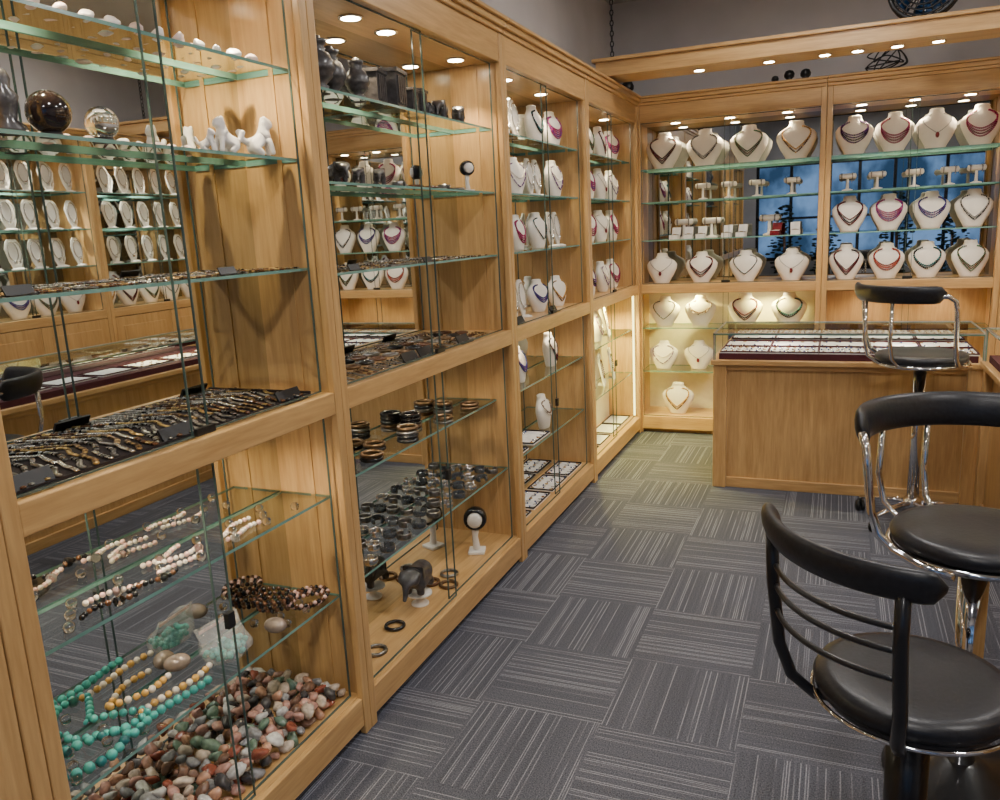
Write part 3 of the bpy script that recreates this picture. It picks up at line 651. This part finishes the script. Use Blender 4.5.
spot(c1,(.35,.3,.905),2.8,(1,.9,.75),160); spot(c1,(1.0,.3,.905),2.8,(1,.9,.75),160)
area(c2,(.5,.25,.93),4,.8,.2,(1,.85,.45))
b=MB(); b.box(-.07,.07,-.05,.05,0,.05,0); b.box(-.072,.072,-.052,.052,.05,.06,0); put('card_box',b.mesh('card_box',[WY]),(2.18,4.48,.961),.2,'small wooden card box on counter','box')

# ---------------------------------------------------------------- chairs
def arc(cx,cy,R_,a0,a1,z,n=24):
    return [(cx+R_*math.cos(math.radians(a0+(a1-a0)*i/n)),cy+R_*math.sin(math.radians(a0+(a1-a0)*i/n)),z) for i in range(n+1)]
def chair(loc,sz,bd,style,label,bz=.33,R_=.28,spread=62,base_rot=0,sr=.205,ph=.034,base='star',cw=.036):
    r=empty('swivel_stool',(loc[0],loc[1],0),0); meta(r,label,'stool','black swivel stools')
    b=MB(); b.lathe([(.0005,sz-.045),(sr-.02,sz-.045),(sr-.002,sz-.038),(sr+.002,sz-.02),(sr-.006,sz-.006),(sr-.03,sz),(sr*.5,sz-.004),(.0005,sz-.006)],seg=40)
    b.obj('seat',[LEA],r)
    metal=CHR if style=='chrome' else BLM
    b=MB(); b.tube(arc(0,0,sr+.002,0,352.5,sz-.05,n=47),.009 if style=='chrome' else .005,8,closed=True); b.obj('seat_rim',[CHR],r)
    b=MB(); b.lathe([(.0005,sz-.065),(sr-.02,sz-.06),(sr-.02,sz-.046),(.0005,sz-.046)],seg=32); b.obj('seat_pan',[BLM],r)
    a0,a1=bd-spread,bd+spread; n=28
    zc=sz+bz
    P=arc(0,0,R_,a0,a1,zc,n); k=[min(1,.35+2.6*math.sin(pi*i/n)**.7) if 0<i<n else .3 for i in range(n+1)]
    R=[]
    for i,p in enumerate(P):
        a=math.radians(a0+(a1-a0)*i/n); q=k[i]
        R.append([Vector((p[0]+(.019*q*math.cos(t)+.008*math.sin(t))*math.cos(a),p[1]+(.019*q*math.cos(t)+.008*math.sin(t))*math.sin(a),zc+ph*q*math.sin(t))) for t in [2*pi*j/14 for j in range(14)]])
    b=MB(); b.rings(R); b.obj('backrest',[LEA],r)
    def pol(rr,a,z): return (rr*math.cos(math.radians(a)),rr*math.sin(math.radians(a)),z)
    if style=='chrome':
        def side(sg):
            a=bd+sg*spread
            return [pol(R_,a-sg*8,zc-.005),pol(R_+.005,a+sg*2,zc-.008),pol(R_+.006,a+sg*8,zc-.03),pol(R_+.004,a+sg*10,zc-.08),pol(R_-.005,a+sg*12,sz+.06),pol(R_-.02,a+sg*15,sz-.0),pol(R_-.045,a+sg*22,sz-.035),pol(sr+.012,a+sg*38,sz-.055),pol(sr+.008,a+sg*60,sz-.06)]
        for sg in (1,-1):
            b=MB(); b.tube(side(sg),.0115,10); b.obj('arm_tube',[metal],r)
        for sg in(-1,1):
            b=MB(); a=bd+sg*16; b.tube([pol(R_-.005,a,zc-.02),pol(R_-.0,a,sz+.08),pol(R_-.02,a,sz+.0),pol(sr-.01,a,sz-.055),pol(.06,a,sz-.07)],.009,8); b.obj('back_support',[metal],r)
    else:
        for sg in(-1,1):
            b=MB(); a=bd+sg*(spread-13)
            b.tube([pol(R_,a,zc-.01),pol(R_-.004,a,zc-.12),pol(R_-.02,a+sg*1,sz+.05),pol(R_-.045,a,sz-.02),pol(sr-.0,a,sz-.062),pol(.05,a,sz-.075)],.011,8,rz=.013); b.obj('back_support',[metal],r)
        for q in (.085,.13,.185):
            b=MB(); b.tube(arc(0,0,R_-.004-q*.05,bd-(spread-13),bd+(spread-13),zc-q,20),.006,6); b.obj('back_slat',[metal],r)
    zb_=.10 if base=='star' else .03
    b=MB(); b.lathe([(.0005,sz-.06),(.06,sz-.062),(.06,sz-.075),(cw+.002,sz-.078),(cw+.002,sz-.11),(.0005,sz-.11)],seg=20); b.obj('seat_bracket',[BLM],r)
    b=MB(); b.lathe([(.0005,zb_),(cw,zb_),(cw,sz-.10),(.0005,sz-.10)],seg=24); b.obj('column',[CHR if style=='chrome' else BLM],r)
    if base=='round':
        b=MB(); b.lathe([(.0005,0),(.19,0),(.195,.01),(.18,.022),(.08,.035),(.05,.06),(.0005,.06)],seg=36); b.obj('round_base',[BLM],r)
        return r
    b=MB(); b.lathe([(.0005,.065),(.045,.065),(.045,.12),(.032,.135),(.0005,.135)],seg=20)
    for i in range(5):
        a=base_rot+72*i; b.tube([pol(.03,a,.105),pol(.14,a,.098),pol(.262,a,.075)],[.022,.018,.014],8,rz=[.016,.012,.01])
    b.obj('star_base',[CHR],r)
    for i in range(5):
        a=base_rot+72*i; b=MB(); c=pol(.262,a,.03); t=math.radians(a+40); dx,dy=math.cos(t)*.014,math.sin(t)*.014
        b.tube([(c[0]-dx*1.3,c[1]-dy*1.3,.028),(c[0]-dx*.4,c[1]-dy*.4,.028)],.028,14); b.tube([(c[0]+dx*.4,c[1]+dy*.4,.028),(c[0]+dx*1.3,c[1]+dy*1.3,.028)],.028,14)
        b.tube([(c[0],c[1],.03),(c[0],c[1],.075)],.008,8); b.obj('castor',[BLK],r)
    return r
chair((1.53,1.68),.625,225,'slat','black swivel stool with curved slatted back near aisle',bz=.312,R_=.280,spread=48,sr=.188,base='round',cw=.042)
chair((1.72,2.28),.735,128,'chrome','black padded swivel stool with chrome arm frame',bz=.255,R_=.285,spread=62,ph=.048,base='round')
chair((1.75,4.35),.875,222,'chrome','black padded swivel stool with chrome frame by counter',bz=.30,R_=.29,spread=60,base_rot=155,ph=.042,cw=.028)

# ---------------------------------------------------------------- hanging light beam and things on top
r=empty('hanging_light_beam',(0,0,0)); meta(r,'hanging oak light beam with row of spotlights','light beam')
b=MB(); b.box(-.05,3.7,5.05,5.33,2.44,2.525)
b.box(-.07,3.72,5.03,5.35,2.525,2.545)
b.obj('beam_body',[WX],r,bevel=.003)
for x in (.55,.95,1.25,1.42,1.62,1.82,2.15,2.55,3.0): downlight(r,x,5.20,2.44,14 if x not in (1.42,1.62) else 5,(1,.85,.65),110,.03)
for x in (.02,3.4):
  bb=MB()
  for i in range(19):
    z=2.56+.03*i; P=[(x+(.010*math.cos(a) if i%2 else 0),5.19+(0 if i%2 else .010*math.cos(a)),z+.018*math.sin(a)) for a in [2*pi*j/8 for j in range(8)]]
    bb.tube(P,.004,5,closed=True)
  bb.obj('chain',[BLM],r)
r=empty('loudspeaker',(-.10,3.25,2.42),.4); meta(r,'small black loudspeaker on top of cabinet','loudspeaker')
b=MB(); b.box(-.05,.05,-.07,.07,0,.16); b.obj('speaker_body',[BLK],r,bevel=.01)
b=MB(); b.lathe([(.0005,0),(.02,.0),(.04,.006),(.043,.0),(.0005,-.002)],seg=20); o=b.obj('speaker_cone',[LEA],r,(.051,0,.08)); o.rotation_euler=(0,pi/2,0)
b=MB(); b.lathe([(.0005,0),(.035,0),(.04,.015),(.02,.02),(.04,.04),(.042,.06),(.03,.085),(.0005,.095)],seg=18); KN=b.mesh('security_camera',[BLK])
for x,y,l in [(-.02,5.75,1.3),(1.02,5.93,1),(1.12,5.95,1),(.93,5.95,.7)]:
    o=mkobj('security_camera',KN,None,(x,y,2.42),0,.8*l); meta(o,'small black dome camera on cabinet top','camera','dome cameras')
b=MB(); rd=random.Random(5); ctl=[Vector((1.60+rd.uniform(-.12,.12),5.97+rd.uniform(-.05,.05),2.43+abs(rd.gauss(0,.07)))) for _ in range(22)]
P=[]
for i in range(1,len(ctl)-2):
    p0,p1,p2,p3=ctl[i-1:i+3]
    for q in range(7):
        t=q/7; P.append(.5*((2*p1)+(p2-p0)*t+(2*p0-5*p1+4*p2-p3)*t*t+(3*p1-p0-3*p2+p3)*t**3))
for p in P: p.z=max(2.426,p.z)
b.tube(P,.0045,5); put('power_cable',b.mesh('power_cable',[BLK]),(0,0,0),0,'tangled black cable on top of cabinet','cable')
r=empty('electric_fan',(1.74,5.19,2.545),-.15); meta(r,'round black electric fan with dark blue blades on beam','fan')
b=MB(); b.lathe([(.0005,0),(.08,0),(.08,.010),(.025,.016),(.018,.03),(.0005,.03)],seg=24); b.obj('fan_base',[BLK],r)
fc=.185
b=MB()
for rr in (.175,.155,.13,.105,.08,.055,.035):
    b.tube([(rr*math.cos(a),-.05+.02*(rr/.175)**2,fc+rr*math.sin(a)) for a in [2*pi*i/32 for i in range(32)]],.013 if rr>.17 else .005,6,closed=True)
for i in range(20):
    a=2*pi*i/20; b.tube([(.02*math.cos(a),-.05,fc+.02*math.sin(a)),(.175*math.cos(a),-.03,fc+.175*math.sin(a)),(.165*math.cos(a),.03,fc+.165*math.sin(a)),(.03*math.cos(a),.05,fc+.03*math.sin(a))],.0045,5)
b.tube([(.175*math.cos(a),.02,fc+.175*math.sin(a)) for a in [2*pi*i/32 for i in range(32)]],.013,8,closed=True)
b.obj('fan_guard',[BLK],r)
for i in range(4):
    b=MB(); a=pi/2*i+.3; R=[]
    for q in (.02,.06,.1,.14,.155):
        w=.25+.45*(q/.155 if q<.15 else .7); R.append([(q*math.cos(a+w*s),.0+.02*s,fc+q*math.sin(a+w*s)) for s in (-1,0,1)]+[(q*math.cos(a+w*s),.004+.02*s,fc+q*math.sin(a+w*s)) for s in (1,0,-1)])
    b.rings(R); b.obj('fan_blade',[BLU],r)
b=MB(); b.tube([(0,-.03,fc),(0,.02,fc),(0,.06,fc),(0,.09,fc)],[.02,.03,.045,.03],14); b.tube([(0,.05,fc),(0,.05,.10),(0,0,.02)],.014,8); b.obj('fan_motor',[BLK],r)

# ceiling lamps out of view, added as ambient fill for the room
for x,y in [(1.4,.4),(1.5,2.4),(1.2,4.2),(2.9,1.5),(2.9,3.8),(1.5,-1.4)]:
    r=empty('ceiling_fill_lamp',(x,y,ZC)); meta(r,'added round ceiling lamp giving neutral ambient fill','ceiling lamp','added ceiling fill lamps')
    b=MB(); b.lathe([(.13,0),(.16,0),(.16,-.02),(.13,-.02)],seg=24,m=0); b.lathe([(.0005,-.01),(.13,-.01),(.13,-.014),(.0005,-.014)],seg=24,m=1); b.obj('lamp_body',[WTR,EMC],r)
    l=bpy.data.lights.new('lamp_light','AREA'); l.shape='DISK'; l.size=.26; l.energy=23; l.color=(1,.96,.93); o=bpy.data.objects.new('lamp_light',l); COL.objects.link(o); o.location=(0,0,-.03); o.parent=r

w=bpy.data.worlds.new('dusk'); S.world=w; w.use_nodes=True; nt=w.node_tree; bg=nt.nodes['Background']
tc=nt.nodes.new('ShaderNodeTexCoord'); mp=nt.nodes.new('ShaderNodeMapping'); mp.inputs['Scale'].default_value=(1,1,.7); no=nt.nodes.new('ShaderNodeTexNoise'); no.inputs['Scale'].default_value=24; no.inputs['Detail'].default_value=6
rp=nt.nodes.new('ShaderNodeValToRGB')
nt.links.new(tc.outputs['Generated'],mp.inputs[0]); nt.links.new(mp.outputs[0],no.inputs['Vector']); nt.links.new(no.outputs['Fac'],rp.inputs[0]); nt.links.new(rp.outputs[0],bg.inputs[0])
rp.color_ramp.elements[0].position=.42; rp.color_ramp.elements[0].color=(.03,.07,.14,1); rp.color_ramp.elements[1].position=.62; rp.color_ramp.elements[1].color=(.22,.38,.68,1); bg.inputs[1].default_value=1.6

# ---------------------------------------------------------------- camera
cam=bpy.data.cameras.new('camera'); co=bpy.data.objects.new('camera',cam); COL.objects.link(co); S.camera=co
cam.sensor_width=36; cam.lens=28.8; cam.clip_start=.02
psi=math.radians(23.1); ph=math.radians(11.9); rl=.05
F=Vector((-math.sin(psi)*math.cos(ph),math.cos(psi)*math.cos(ph),-math.sin(ph))); R0=Vector((math.cos(psi),math.sin(psi),0)); U0=R0.cross(F)
X=R0*math.cos(rl)-U0*math.sin(rl); U=R0*math.sin(rl)+U0*math.cos(rl)
co.matrix_world=Matrix(((X.x,U.x,-F.x,1.36),(X.y,U.y,-F.y,0),(X.z,U.z,-F.z,1.55),(0,0,0,1)))
